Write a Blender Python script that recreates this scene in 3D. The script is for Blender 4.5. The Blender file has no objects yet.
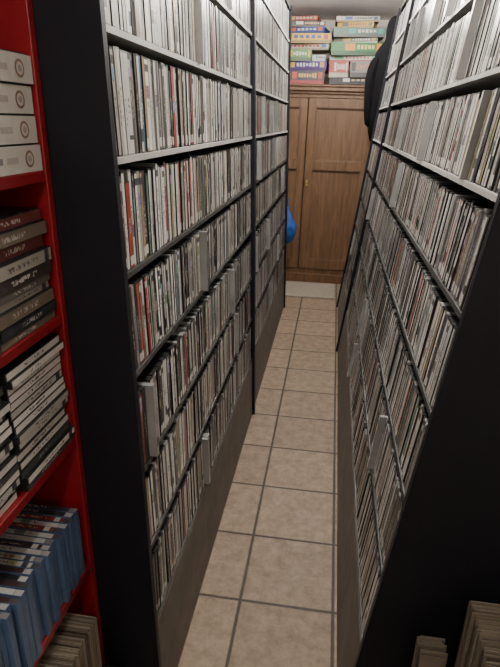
import bpy, random, math
from mathutils import Matrix, Vector, noise
random.seed(7)
scene=bpy.context.scene
COL=scene.collection

# ---------------- materials ----------------
def newmat(name):
    m=bpy.data.materials.new(name); m.use_nodes=True
    nt=m.node_tree; b=nt.nodes['Principled BSDF']
    return m,nt,b
def plain(name,col,rough=.6,metal=0,var=.0,scale=8,bump=0,spec=.5):
    m,nt,b=newmat(name)
    b.inputs['Roughness'].default_value=rough; b.inputs['Metallic'].default_value=metal
    b.inputs['Specular IOR Level'].default_value=spec
    tc=nt.nodes.new('ShaderNodeTexCoord'); n=nt.nodes.new('ShaderNodeTexNoise')
    n.inputs['Scale'].default_value=scale; n.inputs['Detail'].default_value=5
    nt.links.new(tc.outputs['Object'],n.inputs['Vector'])
    r=nt.nodes.new('ShaderNodeValToRGB')
    r.color_ramp.elements[0].position=.3; r.color_ramp.elements[1].position=.7
    r.color_ramp.elements[0].color=(*[c*(1-var) for c in col],1)
    r.color_ramp.elements[1].color=(*[min(1,c*(1+var)) for c in col],1)
    nt.links.new(n.outputs['Fac'],r.inputs['Fac']); nt.links.new(r.outputs['Color'],b.inputs['Base Color'])
    if bump:
        bp=nt.nodes.new('ShaderNodeBump'); bp.inputs['Strength'].default_value=bump; bp.inputs['Distance'].default_value=.01
        nt.links.new(n.outputs['Fac'],bp.inputs['Height']); nt.links.new(bp.outputs['Normal'],b.inputs['Normal'])
    return m
M_black=plain('black_laminate',(.0075,.0075,.012),.5,var=.15,spec=.25)
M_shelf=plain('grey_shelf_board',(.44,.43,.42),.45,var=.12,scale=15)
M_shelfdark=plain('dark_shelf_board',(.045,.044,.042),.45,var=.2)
M_plinth=plain('plinth_board',(.115,.100,.085),.6,var=.25,scale=12)
M_case=plain('case_plastic',(.018,.018,.019),.35,var=.2)
M_red=plain('red_laminate',(.20,.005,.010),.4,var=.1)
M_redback=plain('red_back',(.09,.004,.006),.6,var=.1)
M_wall=plain('painted_wall',(.70,.65,.57),.9,var=.04,scale=3,bump=.05)
M_ceil=plain('ceiling_paint',(.84,.83,.87),.9,var=.03,scale=3)
M_blueplastic=plain('blue_bag_plastic',(.02,.08,.32),.3,var=.3,scale=20)
M_cloth=plain('black_cloth',(.0035,.0035,.0045),.9,var=.4,scale=20,bump=.3,spec=.1)
M_metal=plain('metal_white',(.8,.8,.8),.4,var=.02)
M_brass=plain('brass',(.5,.35,.12),.35,metal=1,var=.1)
M_lightpatch=plain('light_patch_beige',(.32,.28,.23),.9,var=.12,scale=60,bump=.2)  # pale beige carrying the brightness of light on the floor
M_dark=plain('dark_wood',(.012,.011,.012),.6,var=.3)

def wood():
    m,nt,b=newmat('cabinet_wood'); N=nt.nodes; L=nt.links
    tc=N.new('ShaderNodeTexCoord'); mp=N.new('ShaderNodeMapping'); mp.inputs['Scale'].default_value=(9,9,.9)
    L.new(tc.outputs['Object'],mp.inputs['Vector'])
    n=N.new('ShaderNodeTexNoise'); n.inputs['Scale'].default_value=3; n.inputs['Detail'].default_value=8; n.inputs['Distortion'].default_value=1.2
    L.new(mp.outputs['Vector'],n.inputs['Vector'])
    r=N.new('ShaderNodeValToRGB'); e=r.color_ramp.elements
    e[0].position=.3; e[0].color=(.092,.046,.021,1); e[1].position=.72; e[1].color=(.175,.095,.046,1)
    L.new(n.outputs['Fac'],r.inputs['Fac']); L.new(r.outputs['Color'],b.inputs['Base Color'])
    b.inputs['Roughness'].default_value=.5
    return m
M_wood=wood()
M_gap=plain('door_gap_shadow_wood',(.02,.010,.005),.8,var=.2)

def math_(nt,op,a,b=None,c=None):
    n=nt.nodes.new('ShaderNodeMath'); n.operation=op
    for i,v in enumerate((a,b,c)):
        if v is None: continue
        if isinstance(v,(int,float)): n.inputs[i].default_value=v
        else: nt.links.new(v,n.inputs[i])
    return n.outputs[0]
def mix_(nt,f,a,b):
    n=nt.nodes.new('ShaderNodeMix'); n.data_type='RGBA'
    for s,v in ((n.inputs[0],f),(n.inputs[6],a),(n.inputs[7],b)):
        if isinstance(v,(int,float)): s.default_value=v
        elif isinstance(v,tuple): s.default_value=v
        else: nt.links.new(v,s)
    return n.outputs[2]

def tile_mat():
    m,nt,b=newmat('floor_tiles'); N=nt.nodes; L=nt.links
    tc=N.new('ShaderNodeTexCoord'); sp=N.new('ShaderNodeSeparateXYZ'); L.new(tc.outputs['Object'],sp.inputs[0])
    S=.33
    def axis(o,off):
        u=math_(nt,'DIVIDE',math_(nt,'SUBTRACT',o,off),S)
        fr=math_(nt,'SUBTRACT',u,math_(nt,'FLOOR',u))
        d=math_(nt,'MINIMUM',fr,math_(nt,'SUBTRACT',1.0,fr))
        return math_(nt,'FLOOR',u),d
    cx,dx=axis(sp.outputs[0],.108); cy,dy=axis(sp.outputs[1],1.435)
    d=math_(nt,'MINIMUM',dx,dy)
    n0=N.new('ShaderNodeTexNoise'); n0.inputs['Scale'].default_value=40; L.new(tc.outputs['Object'],n0.inputs['Vector'])
    d2=math_(nt,'ADD',d,math_(nt,'MULTIPLY',math_(nt,'SUBTRACT',n0.outputs['Fac'],.5),.008))
    mr=N.new('ShaderNodeMapRange'); mr.inputs['From Min'].default_value=.010; mr.inputs['From Max'].default_value=.022
    L.new(d2,mr.inputs['Value']); g=mr.outputs[0]
    cb=N.new('ShaderNodeCombineXYZ'); L.new(cx,cb.inputs[0]); L.new(cy,cb.inputs[1])
    wn=N.new('ShaderNodeTexWhiteNoise'); L.new(cb.outputs[0],wn.inputs['Vector'])
    n=N.new('ShaderNodeTexNoise'); n.inputs['Scale'].default_value=18; n.inputs['Detail'].default_value=10; n.inputs['Roughness'].default_value=.8
    L.new(tc.outputs['Object'],n.inputs['Vector'])
    r=N.new('ShaderNodeValToRGB'); e=r.color_ramp.elements
    e[0].position=.36; e[0].color=(.175,.122,.082,1); e[1].position=.62; e[1].color=(.31,.238,.175,1)
    L.new(n.outputs['Fac'],r.inputs['Fac'])
    v=math_(nt,'ADD',math_(nt,'MULTIPLY',wn.outputs['Value'],.16),.9)
    hs=N.new('ShaderNodeHueSaturation'); L.new(r.outputs['Color'],hs.inputs['Color']); L.new(v,hs.inputs['Value'])
    c=mix_(nt,g,(.040,.033,.027,1),hs.outputs['Color'])
    L.new(c,b.inputs['Base Color']); b.inputs['Roughness'].default_value=.55
    b.inputs['Specular IOR Level'].default_value=.35
    bp=N.new('ShaderNodeBump'); bp.inputs['Strength'].default_value=.5; bp.inputs['Distance'].default_value=.004
    L.new(g,bp.inputs['Height']); L.new(bp.outputs['Normal'],b.inputs['Normal'])
    return m
M_tile=tile_mat()

def label_mat():
    """printed spine inserts: base colour from attribute, lettering and stickers from UV"""
    m,nt,b=newmat('printed_spine'); N=nt.nodes; L=nt.links
    a=N.new('ShaderNodeAttribute'); a.attribute_name='Col'
    rn=N.new('ShaderNodeAttribute'); rn.attribute_name='Rnd'
    rs=N.new('ShaderNodeSeparateColor'); L.new(rn.outputs['Color'],rs.inputs[0])
    uv=N.new('ShaderNodeUVMap'); uv.uv_map='UVMap'
    sp=N.new('ShaderNodeSeparateXYZ'); L.new(uv.outputs[0],sp.inputs[0]); u,v=sp.outputs[0],sp.outputs[1]
    R,G,B=rs.outputs[0],rs.outputs[1],rs.outputs[2]
    cb=N.new('ShaderNodeCombineXYZ')
    L.new(math_(nt,'MULTIPLY',u,3.0),cb.inputs[0]); L.new(math_(nt,'MULTIPLY',v,34.0),cb.inputs[1]); L.new(math_(nt,'MULTIPLY',R,77.0),cb.inputs[2])
    n=N.new('ShaderNodeTexNoise'); n.inputs['Scale'].default_value=1.0; n.inputs['Detail'].default_value=1; L.new(cb.outputs[0],n.inputs['Vector'])
    t=math_(nt,'GREATER_THAN',n.outputs['Fac'],.53)
    def band(x,lo,hi): return math_(nt,'MULTIPLY',math_(nt,'GREATER_THAN',x,lo),math_(nt,'LESS_THAN',x,hi))
    lo=math_(nt,'ADD',.2,math_(nt,'MULTIPLY',G,.25)); hi=math_(nt,'ADD',.55,math_(nt,'MULTIPLY',B,.25))
    t=math_(nt,'MULTIPLY',t,math_(nt,'MULTIPLY',band(u,.3,.7),band(v,lo,hi)))
    bw=N.new('ShaderNodeRGBToBW'); L.new(a.outputs['Color'],bw.inputs[0])
    isdark=math_(nt,'LESS_THAN',bw.outputs[0],.2)
    tc=mix_(nt,isdark,(.07,.06,.06,1),(.42,.40,.38,1))
    blk=math_(nt,'MULTIPLY',band(v,math_(nt,'MULTIPLY',B,.8),math_(nt,'ADD',math_(nt,'MULTIPLY',B,.8),.14)),math_(nt,'GREATER_THAN',G,.65))
    cc=N.new('ShaderNodeCombineColor'); cc.mode='HSV'; L.new(math_(nt,'MULTIPLY',R,1.0),cc.inputs[0]); cc.inputs[1].default_value=.45; L.new(math_(nt,'MULTIPLY',B,.45),cc.inputs[2])
    c=mix_(nt,blk,a.outputs['Color'],cc.outputs[0])
    c=mix_(nt,t,c,tc)
    st=math_(nt,'MULTIPLY',band(v,.03,.14),math_(nt,'LESS_THAN',R,.45))
    c=mix_(nt,st,c,(.62,.60,.57,1))
    st2=math_(nt,'MULTIPLY',band(v,.87,.95),math_(nt,'GREATER_THAN',B,.7))
    c=mix_(nt,st2,c,mix_(nt,isdark,(.05,.05,.06,1),(.45,.44,.43,1)))
    L.new(c,b.inputs['Base Color']); b.inputs['Roughness'].default_value=.3
    b.inputs['Specular IOR Level'].default_value=.5
    return m
M_label=label_mat()
def colmat():
    m,nt,b=newmat('printed_card'); a=nt.nodes.new('ShaderNodeAttribute'); a.attribute_name='Col'
    tc=nt.nodes.new('ShaderNodeTexCoord'); n=nt.nodes.new('ShaderNodeTexNoise'); n.inputs['Scale'].default_value=25
    nt.links.new(tc.outputs['Object'],n.inputs['Vector'])
    f=math_(nt,'MULTIPLY',n.outputs['Fac'],.3)
    c=mix_(nt,f,a.outputs['Color'],(.05,.04,.04,1))
    nt.links.new(c,b.inputs['Base Color']); b.inputs['Roughness'].default_value=.5
    return m
M_card=colmat()

# ---------------- mesh builder ----------------
class MB:
    def __init__(s): s.v=[];s.f=[];s.m=[];s.uv=[];s.c=[];s.r=[]
    def quad(s,p,mi=0,col=(1,1,1),rnd=(0,0,0),uv=((0,0),(1,0),(1,1),(0,1))):
        i=len(s.v); s.v+=[tuple(q) for q in p]; s.f.append((i,i+1,i+2,i+3)); s.m.append(mi)
        for k in range(4): s.uv+=uv[k]; s.c+=(*col,1); s.r+=(*rnd,1)
    def hexa(s,P,mi=0,col=(1,1,1),rnd=(0,0,0),skip=()):
        F={'b':(3,2,1,0),'t':(4,5,6,7),'y0':(0,1,5,4),'x1':(1,2,6,5),'y1':(2,3,7,6),'x0':(3,0,4,7)}
        for k,q in F.items():
            if k in skip: continue
            s.quad([P[j] for j in q],mi,col,rnd)
    def box(s,lo,hi,mi=0,col=(1,1,1),rnd=(0,0,0)):
        x0,y0,z0=lo;x1,y1,z1=hi
        s.hexa([(x0,y0,z0),(x1,y0,z0),(x1,y1,z0),(x0,y1,z0),(x0,y0,z1),(x1,y0,z1),(x1,y1,z1),(x0,y1,z1)],mi,col,rnd)
    def obj(s,name,mats,parent=None,bevel=0,weld=False):
        me=bpy.data.meshes.new(name); me.from_pydata(s.v,[],s.f)
        me.polygons.foreach_set('material_index',s.m)
        u=me.uv_layers.new(name='UVMap'); u.data.foreach_set('uv',s.uv)
        for nm,d in (('Col',s.c),('Rnd',s.r)):
            a=me.attributes.new(nm,'FLOAT_COLOR','CORNER'); a.data.foreach_set('color',d)
        for m in mats: me.materials.append(m)
        o=bpy.data.objects.new(name,me); COL.objects.link(o)
        if parent: o.parent=parent
        if bevel:
            w=o.modifiers.new('w','WELD'); w.merge_threshold=.0001
            bv=o.modifiers.new('b','BEVEL'); bv.width=bevel; bv.segments=2; bv.limit_method='ANGLE'
        me.update()
        return o
def empty(name,loc=(0,0,0)):
    e=bpy.data.objects.new(name,None); COL.objects.link(e); e.location=loc; e.empty_display_size=.1; return e
def boxobj(name,lo,hi,mat,parent=None,bevel=0):
    b=MB(); b.box(lo,hi); return b.obj(name,[mat],parent,bevel)

# ---------------- room ----------------
X0,X1,Y0,Y1,ZC=-.90,.86,-1.6,6.42,2.58
boxobj('floor',(X0-.1,Y0-.1,-.1),(X1+.1,Y1+.1,0),M_tile)
boxobj('ceiling',(X0-.1,Y0-.1,ZC),(X1+.1,Y1+.1,ZC+.1),M_ceil)
boxobj('wall_left',(X0-.1,Y0,0),(X0,Y1,ZC),M_wall)
boxobj('wall_right',(X1,Y0,0),(X1+.1,Y1,ZC),M_wall)
boxobj('wall_back',(X0-.1,Y1,0),(X1+.1,Y1+.1,ZC),M_wall)
boxobj('wall_front',(X0-.1,Y0-.1,0),(X1+.1,Y0,ZC),M_wall)

# ---------------- shelving ----------------
def FL(z): return -.370-.022*z
def FR(z): return .120+.1185*z
LZ=[.36,.60,.832,1.08,1.305,1.53,1.751,1.97,2.185]
RZ=[.33,.56,.79,1.02,1.25,1.482,1.715,1.945,2.17]
TOP=2.40
BT=.012
def slab(mb,F,s,back,y0,y1,z0,z1,proud=0,mi=0):
    a=F(z0)+s*proud; b=F(z1)+s*proud
    if s>0: P=[(back,y0,z0),(a,y0,z0),(a,y1,z0),(back,y1,z0),(back,y0,z1),(b,y0,z1),(b,y1,z1),(back,y1,z1)]
    else:   P=[(a,y0,z0),(back,y0,z0),(back,y1,z0),(a,y1,z0),(b,y0,z1),(back,y0,z1),(back,y1,z1),(b,y1,z1)]
    mb.hexa(P,mi)
LIGHT=[(.82,.81,.79),(.70,.69,.67),(.76,.74,.70),(.58,.57,.55)]
MID=[(.40,.39,.37),(.30,.29,.27),(.21,.20,.19),(.44,.41,.37)]
DARK=[(.03,.03,.033),(.05,.045,.045),(.08,.075,.075),(.02,.02,.022)]
COLR=[(.36,.035,.03),(.30,.04,.035),(.27,.15,.09),(.40,.27,.15),(.08,.14,.24),(.06,.10,.15),(.36,.31,.14),(.09,.17,.12),(.46,.40,.32),(.38,.08,.06)]
MIX={'hi':(68,14,10,8),'mid':(45,20,20,13),'lo':(34,25,28,11)}
def shelving(name,dname,F,s,back,y0,y1,levels,light_from):
    e=empty(name)
    fr=MB(); T=.018
    slab(fr,F,s,back,y0,y0+T,0,TOP+.02,.012)
    slab(fr,F,s,back,y1-T,y1,0,TOP+.02,.012)
    fr.obj('side_panels',[M_black],e)
    pl=MB(); slab(pl,F,s,back,y0+T,y1-T,0,levels[0]-BT,-.002); pl.obj('plinth',[M_plinth],e)
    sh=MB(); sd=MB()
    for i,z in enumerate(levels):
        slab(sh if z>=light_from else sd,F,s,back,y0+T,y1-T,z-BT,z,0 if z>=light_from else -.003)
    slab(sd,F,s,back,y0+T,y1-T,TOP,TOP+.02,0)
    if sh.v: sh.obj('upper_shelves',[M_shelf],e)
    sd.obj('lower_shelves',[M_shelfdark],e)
    bk=MB()
    bk.box((min(back,back-s*.01),y0,0),(max(back,back-s*.01),y1,TOP+.02)); bk.obj('back_panel',[M_dark],e)
    mb=MB()
    for li,z in enumerate(levels):
        nxt=(levels+[TOP+.01])[li+1]-BT
        y=y0+T+.002; lim=y1-T-.018
        lean=0; run=0
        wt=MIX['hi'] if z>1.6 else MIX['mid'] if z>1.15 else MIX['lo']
        tone={0:.80,1:.82,2:.84,3:.86,4:.88,5:.90,6:.93,7:.90,8:.88}[li]*random.uniform(.95,1.05)  # light falloff painted into spine colours, lower rows darker
        while y<lim:
            if run<=0:
                run=random.randint(5,22); nl=random.choice([0,0,0,0,.02,.03,.05,-.02])
                if nl<lean: y+=(lean-nl)*.19
                lean=nl
                mood=random.choice([(1,1,1,1),(1.5,1,.6,.6),(.6,1.2,1.5,1),(.8,1,.8,2.0)])
                if random.random()<.08: y+=random.uniform(.003,.010)
            run-=1
            t=random.choice([.0152]*7+[.0148,.0160,.0112,.024]); h=random.gauss(.190,.0010)
            if random.random()<.06: h=random.uniform(.174,.186)
            if random.random()<.02: h=.197
            h=min(h,nxt-z-.006)
            if y+t+lean*h>y1-T-.002: break
            set_=max(.003,random.gauss(.007,.0014))
            pr=random.random()
            if pr<.006: set_=-random.uniform(.006,.018)
            zb=z+.0008
            def pt(yy,zz,off):
                return (F(zz)-s*(set_+off), yy+lean*(zz-zb), zz)
            d=.135
            zt=zb+h
            xs=(d,0) if s>0 else (0,d)
            P=[pt(y,zb,xs[0]),pt(y,zb,xs[1]),pt(y+t,zb,xs[1]),pt(y+t,zb,xs[0]),
               pt(y,zt,xs[0]),pt(y,zt,xs[1]),pt(y+t,zt,xs[1]),pt(y+t,zt,xs[0])]
            W=[a*b for a,b in zip(wt,mood)]
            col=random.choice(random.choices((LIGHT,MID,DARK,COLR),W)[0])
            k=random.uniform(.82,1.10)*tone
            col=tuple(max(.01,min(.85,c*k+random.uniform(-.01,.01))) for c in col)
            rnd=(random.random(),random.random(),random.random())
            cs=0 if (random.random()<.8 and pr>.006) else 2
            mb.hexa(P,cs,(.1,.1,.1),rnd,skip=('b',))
            g=.0014; o=-.0004
            q=[pt(y+g,zb+.003,o),pt(y+t-g,zb+.003,o),pt(y+t-g,zt-.004,o),pt(y+g,zt-.004,o)]
            if s<0: q=[q[1],q[0],q[3],q[2]]
            mb.quad(q,1,col,rnd)
            y+=t+random.uniform(.0002,.0014)
    mb.obj(dname,[M_case,M_label,M_casegrey])
    return e
M_casegrey=plain('grey_case_plastic',(.24,.24,.24),.35,var=.2)
shelving('media_shelving','dvd_collection',FL,1,-.62,.965,2.76,LZ,1.5)
shelving('media_shelving','dvd_collection',FL,1,-.62,2.762,4.74,LZ,1.5)
shelving('media_shelving','dvd_collection',FR,-1,.70,1.0,3.80,RZ,1.4)
shelving('media_shelving','dvd_collection',FR,-1,.70,3.802,4.86,RZ,1.4)

# ---------------- red bookcase ----------------
e=empty('red_bookcase')
XF,XB=-.512,-.84; ry0,ry1=-.35,.962
rz=[.08,.60,.955,1.235,1.51,1.86]
b=MB()
b.box((XB,ry1-.018,0),(XF,ry1,2.15)); b.box((XB,ry0,0),(XF,ry0+.018,2.15))
b.obj('side_panels',[M_red],e,.002)
b=MB()
for z in rz+[2.15]: b.box((XB,ry0+.018,z-.02),(XF-.002,ry1-.018,z))
b.obj('shelves',[M_red],e,.002)
boxobj('back_panel',(XB-.01,ry0,0),(XB,ry1,2.15),M_redback,e)

b=MB(); z=1.5105
for i in range(4):
    h=.043; dx=random.uniform(-.006,.004); y1_=.938+random.uniform(-.004,.003)
    ya,yb=.62,y1_
    b.box((-.74,ya,z),(XF+dx-.004,yb,z+h),1,(.60,.58,.54))
    b.box((-.735,ya+.004,z+h),(XF+dx-.010,yb-.004,z+h+.003),0,(.25,.22,.2))
    x=XF+dx-.0035
    for (a0,a1,c) in ((ya+.02,ya+.15,(.45,.42,.4)),(ya+.16,ya+.20,(.2,.2,.2)),(yb-.11,yb-.075,(.42,.39,.37))):
        b.quad([(x,a0,z+.016),(x,a1,z+.016),(x,a1,z+.026),(x,a0,z+.026)],1,c)
    cy,cz,R=yb-.040,z+h/2,.014
    for (rr,cc,dd) in ((R,(.25,.14,.12),.0002),(R*.7,(.6,.55,.48),.0004),(R*.4,(.35,.3,.3),.0006)):
        for k in range(12):
            t0=k*math.pi/6; t1=t0+math.pi/12; t2=t0+math.pi/6
            b.quad([(x+dd,cy,cz)]+[(x+dd,cy+rr*math.cos(t),cz+rr*math.sin(t)) for t in (t0,t1,t2)],1,cc)
    z+=h+.0035
b.obj('boxed_book_stack',[M_case,M_card])
def flat_stack(name,y0,y1,z,n,pal,th=(.0145,.0145),xd=.16,x=XF):
    b=MB()
    for i in range(n):
        t=random.choice(th); dx=random.uniform(-.012,.006); dy=random.uniform(-.005,.005)
        b.box((x-xd+dx,y0+dy,z),(x+dx-.004,y1+dy,z+t),0)
        c=random.choice(pal); rnd=(random.random()*.5+.5,random.random()*.6,random.random())
        xx=x+dx-.0034
        b.quad([(xx,y0+dy+.003,z+.001),(xx,y1+dy-.003,z+.001),(xx,y1+dy-.003,z+t-.001),(xx,y0+dy+.003,z+t-.001)],1,c,rnd,uv=((1,0),(1,1),(0,1),(0,0)))
        z+=t+.0006
    return b.obj(name,[M_case,M_label])
DK=[(.03,.03,.035),(.05,.04,.04),(.12,.11,.1),(.15,.12,.09),(.30,.28,.25),(.12,.03,.03),(.05,.05,.06)]
LT=[(.62,.6,.57),(.55,.53,.5),(.65,.62,.6),(.60,.58,.55),(.06,.06,.06),(.5,.48,.46),(.4,.38,.36)]
flat_stack('game_case_stack',.745,.932,1.2355,10,DK,(.0145,.02,.0145,.024))
flat_stack('game_case_stack',.54,.735,1.2355,9,DK,(.0145,.02,.024))
flat_stack('game_case_stack',.745,.935,.9555,16,LT)
flat_stack('game_case_stack',.55,.737,.9555,15,LT)
b=MB(); y=.40
M_bluecase=plain('blue_case_plastic',(.075,.12,.22),.25,var=.15)
while y<.922:
    t=.0145; h=random.gauss(.178,.001); dx=random.uniform(-.01,.004); z=.6006
    b.box((-.69+dx,y,z),(XF+dx,y+t,z+h),0)
    c=random.choice([(.02,.02,.025),(.03,.03,.04),(.05,.03,.03),(.1,.1,.12),(.45,.45,.45),(.18,.03,.02)]); rnd=(random.random(),random.random(),random.random())
    zz=z+h+.0005
    b.quad([(-.685+dx,y+.001,zz),(XF+dx-.018,y+.001,zz),(XF+dx-.018,y+t-.001,zz),(-.685+dx,y+t-.001,zz)],1,c,rnd,uv=((0,0),(0,1),(1,1),(1,0)))
    b.quad([(XF+dx-.017,y+.001,zz),(XF+dx-.001,y+.001,zz),(XF+dx-.001,y+t-.001,zz),(XF+dx-.017,y+t-.001,zz)],2,random.choice([(.4,.4,.4),(.05,.05,.06),(.2,.2,.22)]))
    y+=t+random.uniform(.0008,.003)
b.obj('blue_game_cases',[M_bluecase,M_label,M_card])
def comics(name,x0,x1,y0,y1,z,h,t=(.0015,.0035)):
    b=MB(); y=y0
    while y<y1:
        tt=random.uniform(*t); hh=h+random.uniform(-.006,.003); dx=random.uniform(-.006,.004)
        c=random.choice([(.30,.25,.19),(.24,.20,.15),(.34,.29,.23),(.14,.11,.09)])
        c=tuple(v*.8 for v in c)
        b.box((x0+dx,y,z),(x1+dx,y+tt,z+hh),0,c); y+=tt+random.uniform(.001,.0035)
    return b.obj(name,[M_card])
boxobj('storage_crate',(-.80,.42,.0805),(-.45,.925,.28),M_dark)
comics('comic_stack',-.72,-.475,.52,.87,.2805,.235)

# ---------------- lower right corner ----------------
b=MB()
b.box((.27,.50,.0),(.74,.52,.28)); b.box((.27,.965,.0),(.74,.985,.28)); b.box((.25,.49,.28),(.75,.99,.30)); b.box((.72,.52,.0),(.74,.965,.28)); b.box((.27,.52,.1),(.72,.965,.115))
b.obj('low_bench',[M_dark],None,.002)
comics('magazine_stack',.36,.58,.74,.94,.3005,.345)
comics('magazine_stack',.27,.325,.90,.95,.3005,.21)

# ---------------- wardrobe ----------------
def wardrobe():
    e=empty('wooden_wardrobe',(-.28,5.66,0)); W=1.26;H=1.93;D=.52; w=W/2
    def bx(name,L,bev=.004,mat=M_wood):
        b=MB()
        for lo,hi in L: b.box(lo,hi)
        return b.obj(name,[mat],e,bev)
    bx('carcass',[((-w,.02,.09),(-w+.03,D,H-.07)),((w-.03,.02,.09),(w,D,H-.07)),((-w+.03,.03,.09),(w-.03,D,.12)),((-w+.03,.03,H-.1),(w-.03,D,H-.07)),((-w+.03,D-.02,.12),(w-.03,D,H-.1))])
    bx('front_frame',[((-w,0,.09),(-w+.03,.02,H-.07)),((w-.03,0,.09),(w,.02,H-.07)),((-w+.03,0,.09),(w-.03,.02,.145)),((-w+.03,0,H-.115),(w-.03,.02,H-.07))])
    bx('cornice',[((-w-.015,-.02,H-.08),(w+.015,D,H-.055)),((-w-.035,-.045,H-.055),(w+.035,D,H-.018)),((-w-.045,-.06,H-.018),(w+.045,D,H))],.006)
    bx('base',[((-w-.015,-.025,.0),(w+.015,.01,.09)),((-w-.015,.01,.0),(-w+.02,D,.09)),((w-.02,.01,.0),(w+.015,D,.09))])
    bx('door_gap_shade',[((-w+.03,.014,.145),(w-.03,.018,H-.115))],0,M_gap)  # dark sheet behind the doors, paints the shade in their gaps
    z0,z1=.152,H-.122; zm=1.20
    for sgn,nm in ((-1,'door_leaf_a'),(1,'door_leaf_b')):
        a,bb=(-w+.037,-.036) if sgn<0 else (-.026,w-.037)
        S=.07
        bx(nm,[((a,-.018,z0),(a+S,.012,z1)),((bb-S,-.018,z0),(bb,.012,z1)),((a+S,-.018,z0),(bb-S,.012,z0+.10)),((a+S,-.018,z1-.08),(bb-S,.012,z1)),((a+S,-.018,zm-.045),(bb-S,.012,zm+.045))],.003)
        P=[];Q=[]
        for (p0,p1) in ((z0+.10,zm-.045),(zm+.045,z1-.08)):
            P.append(((a+S,.006,p0),(bb-S,.012,p1)))
            m=.010
            Q+=[((a+S,-.008,p0),(a+S+m,.0065,p1)),((bb-S-m,-.008,p0),(bb-S,.0065,p1)),((a+S+m,-.008,p0),(bb-S-m,.0065,p0+m)),((a+S+m,-.008,p1-m),(bb-S-m,.0065,p1))]
        bx(nm+'_panels',P,0); bx(nm+'_mouldings',Q,.003)
    bx('lock_plate',[((-.008,-.022,1.0),(.012,-.018,1.06))],.001,M_brass)
    bpy.ops.mesh.primitive_uv_sphere_add(radius=.010,location=(.002,-.031,1.03),segments=16,ring_count=8)
    o=bpy.context.object; o.name='knob'; o.parent=e; o.data.materials.append(M_brass)
    e.rotation_euler=(0,math.radians(.6),math.radians(-.5))
wardrobe()

# ---------------- board games on the wardrobe ----------------
def game(x0,x1,z0,h,y0,d,cols,name='board_game_box',rot=0):
    b=MB(); L=h*.3; w=x1-x0; hw=w/2; hd=d/2
    b.box((-hw+.003,-hd+.003,0),(hw-.003,hd-.003,h-.002),0,cols[1])
    b.box((-hw,-hd,L),(hw,hd,h),0,cols[0])
    yy=-hd-.0006; za,zb=L+.12*(h-L),h-.12*(h-L)
    ia=random.uniform(.04,.3); iw=random.uniform(.1,.2)
    b.quad([(-hw+w*ia,yy,za),(-hw+w*(ia+iw),yy,za),(-hw+w*(ia+iw),yy,zb),(-hw+w*ia,yy,zb)],0,cols[2])
    b.quad([(-hw+w*.86,yy,za),(-hw+w*.95,yy,za),(-hw+w*.95,yy,zb),(-hw+w*.86,yy,zb)],0,cols[2])
    n=random.randint(4,7); xx=-hw+w*(ia+iw+.04); st=w*(.8-ia-iw)/n
    for k in range(n):
        f=random.uniform(.12,.28)
        z_a=za+f*(zb-za); z_b=zb-f*(zb-za)
        b.quad([(xx,yy,z_a),(xx+st*.68,yy,z_a),(xx+st*.68,yy,z_b),(xx,yy,z_b)],0,cols[3]); xx+=st
    o=b.obj(name,[M_card]); o.location=((x0+x1)/2,y0+hd,z0); o.rotation_euler=(0,0,math.radians(rot))
Wt=(.60,.58,.54)
TZ=1.937
z=TZ
for x0,x1,h,y,rot,cols in [
    (-.60,-.17,.110,5.66,5,((.03,.028,.05),(.3,.03,.03),(.5,.05,.02),(.6,.38,.08))),
    (-.58,-.135,.085,5.70,-4,((.06,.015,.20),(.05,.02,.10),(.5,.35,.06),Wt)),
    (-.56,-.31,.095,5.68,8,((.07,.24,.03),(.05,.12,.03),(.6,.42,.03),Wt)),
    (-.60,-.12,.050,5.72,-6,((.50,.46,.38),(.3,.25,.2),(.06,.13,.4),(.35,.03,.02))),
    (-.58,-.13,.080,5.66,3,((.66,.40,.015),(.3,.2,.05),(.4,.03,.03),(.05,.06,.25))),
    (-.56,-.16,.055,5.70,-9,((.02,.07,.28),(.03,.05,.15),(.6,.12,.03),Wt)),
    (-.54,-.20,.045,5.69,9,((.03,.028,.028),(.1,.05,.04),Wt,(.6,.40,.15))),
    (-.50,-.24,.045,5.72,-5,((.38,.05,.03),(.1,.05,.04),(.5,.4,.1),Wt))]:
    game(x0,x1,z,h,y,.30,cols,rot=rot); z+=h+.001
game(-.285,-.160,TZ+.197,.055,5.72,.2,((.60,.58,.56),(.5,.5,.5),(.05,.22,.45),(.08,.08,.08)))
z=TZ
for x0,x1,h,y,rot,cols in [
    (-.11,.35,.057,5.69,0,((.02,.02,.025),(.02,.02,.02),Wt,(.5,.38,.2))),
    (-.12,.06,.138,5.67,0,((.36,.03,.02),(.45,.40,.34),Wt,Wt)),
    (-.11,.34,.045,5.70,-5,((.56,.53,.48),(.3,.08,.06),(.06,.28,.10),(.3,.04,.02))),
    (-.12,.36,.105,5.66,3,((.015,.19,.04),(.02,.08,.03),(.72,.24,.015),(.7,.58,.18))),
    (-.08,.32,.045,5.72,-6,((.08,.10,.05),(.5,.45,.38),(.5,.32,.05),Wt)),
    (-.11,.36,.072,5.67,4,((.08,.18,.14),(.12,.12,.12),(.08,.35,.3),Wt)),
    (-.05,.28,.050,5.70,-9,((.60,.36,.03),(.3,.2,.1),(.1,.1,.1),(.3,.05,.04))),
    (-.09,.30,.045,5.69,3,((.50,.47,.43),(.3,.2,.1),(.05,.1,.3),(.08,.08,.08)))]:
    game(x0,x1,z,h,y,.28,cols,rot=rot); z+=h+.001
game(.075,.30,TZ+.059,.136,5.66,.2,((.20,.18,.17),(.05,.05,.05),(.04,.03,.03),(.40,.20,.13)))
z=TZ
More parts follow.
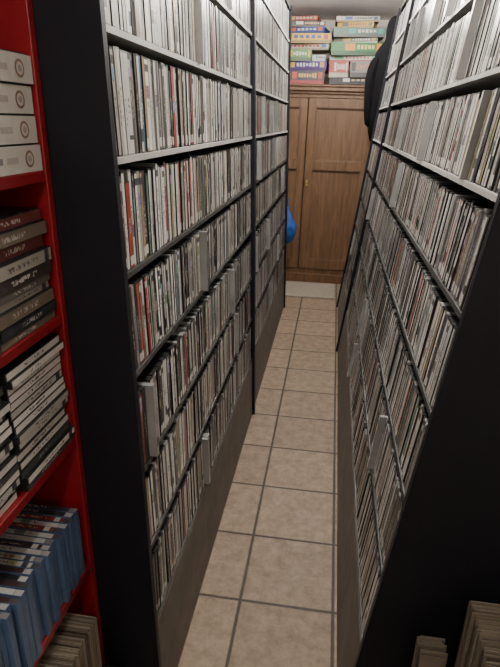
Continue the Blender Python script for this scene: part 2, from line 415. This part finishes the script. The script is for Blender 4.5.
for x0,x1,h,cols in [(-.87,-.63,.12,((.4,.1,.05),(.2,.1,.1),Wt,Wt)),(-.86,-.64,.1,((.1,.2,.3),(.1,.1,.1),Wt,Wt)),(-.86,-.64,.12,((.5,.5,.45),(.1,.1,.1),(.1,.1,.1),(.3,.1,.1)))]:
    game(x0,x1,z,h,5.75,.26,cols); z+=h+.001

# ---------------- bags / coat ----------------
def bag(name,c,sx,sy,sz,mat,seed,handles=True,taper=.75):
    bpy.ops.mesh.primitive_ico_sphere_add(subdivisions=5,radius=1,location=(0,0,0))
    o=bpy.context.object; o.name=name
    for v in o.data.vertices:
        p=v.co.copy(); t=(p.z+1)/2
        w=(1-taper*max(0,t-.45)/.55)
        n=noise.noise(p*2.2+Vector((seed,0,0)))*.22+noise.noise(Vector((p.x*6,p.y*6,p.z*2+seed)))*.12
        v.co=Vector((p.x*sx*w*(1+n),p.y*sy*w*(1+n),p.z*sz*(1+.1*n)))
    for f in o.data.polygons: f.use_smooth=True
    o.location=c; o.data.materials.append(mat)
    if handles:
        cu=bpy.data.curves.new(name+'_handle','CURVE'); cu.dimensions='3D'; cu.bevel_depth=.004
        s=cu.splines.new('NURBS'); pts=[(-sx*.15,0,sz*.9),(-sx*.2,0,sz*1.25),(0,0,sz*1.5),(sx*.2,0,sz*1.25),(sx*.15,0,sz*.9)]
        s.points.add(4)
        for k,p in enumerate(pts): s.points[k].co=(*p,1)
        s.use_endpoint_u=True; cu.materials.append(mat)
        h=bpy.data.objects.new('handle',cu); COL.objects.link(h); h.parent=o
    return o
bag('blue_plastic_bag',(-.385,4.85,.73),.08,.07,.17,M_blueplastic,3)

def tube(name,rings,mat,parent,seed=0,n=28,fold=.10):
    vs=[];fs=[]
    for (cx,cy,z,rx,ry) in rings:
        for k in range(n):
            a=2*math.pi*k/n; w=1+fold*math.sin(a*5+seed+z*4)*.6+fold*noise.noise(Vector((math.cos(a)*2,math.sin(a)*2,z*5+seed)))
            vs.append((cx+rx*w*math.cos(a),cy+ry*w*math.sin(a),z))
    m=len(rings)
    for i in range(m-1):
        for k in range(n): fs.append((i*n+k,i*n+(k+1)%n,(i+1)*n+(k+1)%n,(i+1)*n+k))
    fs.append(tuple(range(n-1,-1,-1))); fs.append(tuple((m-1)*n+k for k in range(n)))
    me=bpy.data.meshes.new(name); me.from_pydata(vs,[],fs); me.materials.append(mat)
    for f in me.polygons: f.use_smooth=True
    o=bpy.data.objects.new(name,me); COL.objects.link(o); o.parent=parent
    ss=o.modifiers.new('s','SUBSURF'); ss.levels=1; ss.render_levels=1
    return o
e=empty('hanging_black_coat',(.41,5.08,1.40))
tube('body',[(0,0,0,.16,.10),(0,0,.25,.155,.10),(0,0,.50,.145,.09),(0,0,.64,.155,.085),(0,0,.73,.15,.075),(0,0,.79,.11,.06),(0,0,.82,.075,.055),(0,.01,.86,.07,.06),(0,.015,.92,.075,.065),(0,.015,.98,.06,.055),(0,.015,1.01,.03,.03)],M_cloth,e,1)
tube('sleeve_a',[(-.15,0,.16,.035,.035),(-.16,0,.30,.042,.042),(-.165,0,.48,.048,.05),(-.15,0,.64,.052,.055),(-.11,0,.72,.045,.05)],M_cloth,e,2)
tube('sleeve_b',[(.15,0,.16,.035,.035),(.16,0,.30,.042,.042),(.165,0,.48,.048,.05),(.15,0,.64,.052,.055),(.11,0,.72,.045,.05)],M_cloth,e,5)
cu=bpy.data.curves.new('hanger_hook','CURVE'); cu.dimensions='3D'; cu.bevel_depth=.0025
s=cu.splines.new('NURBS'); pts=[(0,0,.98),(0,0,1.01),(0,-.05,1.022),(0,-.14,1.023),(0,-.21,1.023)]
s.points.add(4)
for k,p in enumerate(pts): s.points[k].co=(*p,1)
s.use_endpoint_u=True; cu.materials.append(M_metal)
h=bpy.data.objects.new('hanger_hook',cu); COL.objects.link(h); h.parent=e

boxobj('floor_light_patch',(-.50,5.08,0.0),(.09,5.58,.010),M_lightpatch,None,.003)  # thin pale slab standing in for a lit patch of floor

# ---------------- lamps ----------------
def lamp(x,y,power,length=1.2,col=(1,.935,.83)):
    e=empty('fluorescent_ceiling_lamp',(x,y,ZC))
    b=MB(); b.box((-.07,-length/2,-.03),(.07,length/2,0)); b.box((-.07,-length/2,-.055),(.07,-length/2+.03,-.03)); b.box((-.07,length/2-.03,-.055),(.07,length/2,-.03))
    b.obj('housing',[M_metal],e,.004)
    m,nt,bs=newmat('tube_glow'); bs.inputs['Emission Color'].default_value=(*col,1); bs.inputs['Emission Strength'].default_value=6
    for s in (-.03,.03):
        bpy.ops.mesh.primitive_cylinder_add(radius=.011,depth=length-.06,location=(s,0,-.045),rotation=(math.pi/2,0,0))
        o=bpy.context.object; o.name='tube'; o.parent=e; o.data.materials.append(m)
    n=3
    for k in range(n):
        l=bpy.data.lights.new('lamp_light','POINT'); l.shadow_soft_size=.03; l.energy=power/n; l.color=col
        lo=bpy.data.objects.new('lamp_light',l); COL.objects.link(lo); lo.parent=e; lo.location=(0,(k-(n-1)/2)*length/n,-.10)
lamp(-.04,1.9,68)
lamp(.0,4.35,86,col=(1,.94,.86))
lamp(-.05,-.6,32)  # unseen fixture behind the camera, added to light the red bookcase side

w=bpy.data.worlds.new('world'); scene.world=w; w.use_nodes=True
w.node_tree.nodes['Background'].inputs[0].default_value=(.05,.05,.055,1)

# ---------------- camera ----------------
cd=bpy.data.cameras.new('camera'); cam=bpy.data.objects.new('camera',cd); COL.objects.link(cam)
cd.sensor_fit='VERTICAL'; cd.sensor_height=36; cd.lens=540/667*36; cd.clip_start=.02
r=Vector((.9884,.150,.01955)); u=Vector((-.0730,.3598,.9301)); bk=r.cross(u).normalized(); r.normalize(); u=bk.cross(r)
cam.matrix_world=Matrix(((r.x,u.x,bk.x,0),(r.y,u.y,bk.y,0),(r.z,u.z,bk.z,1.6),(0,0,0,1)))
scene.camera=cam
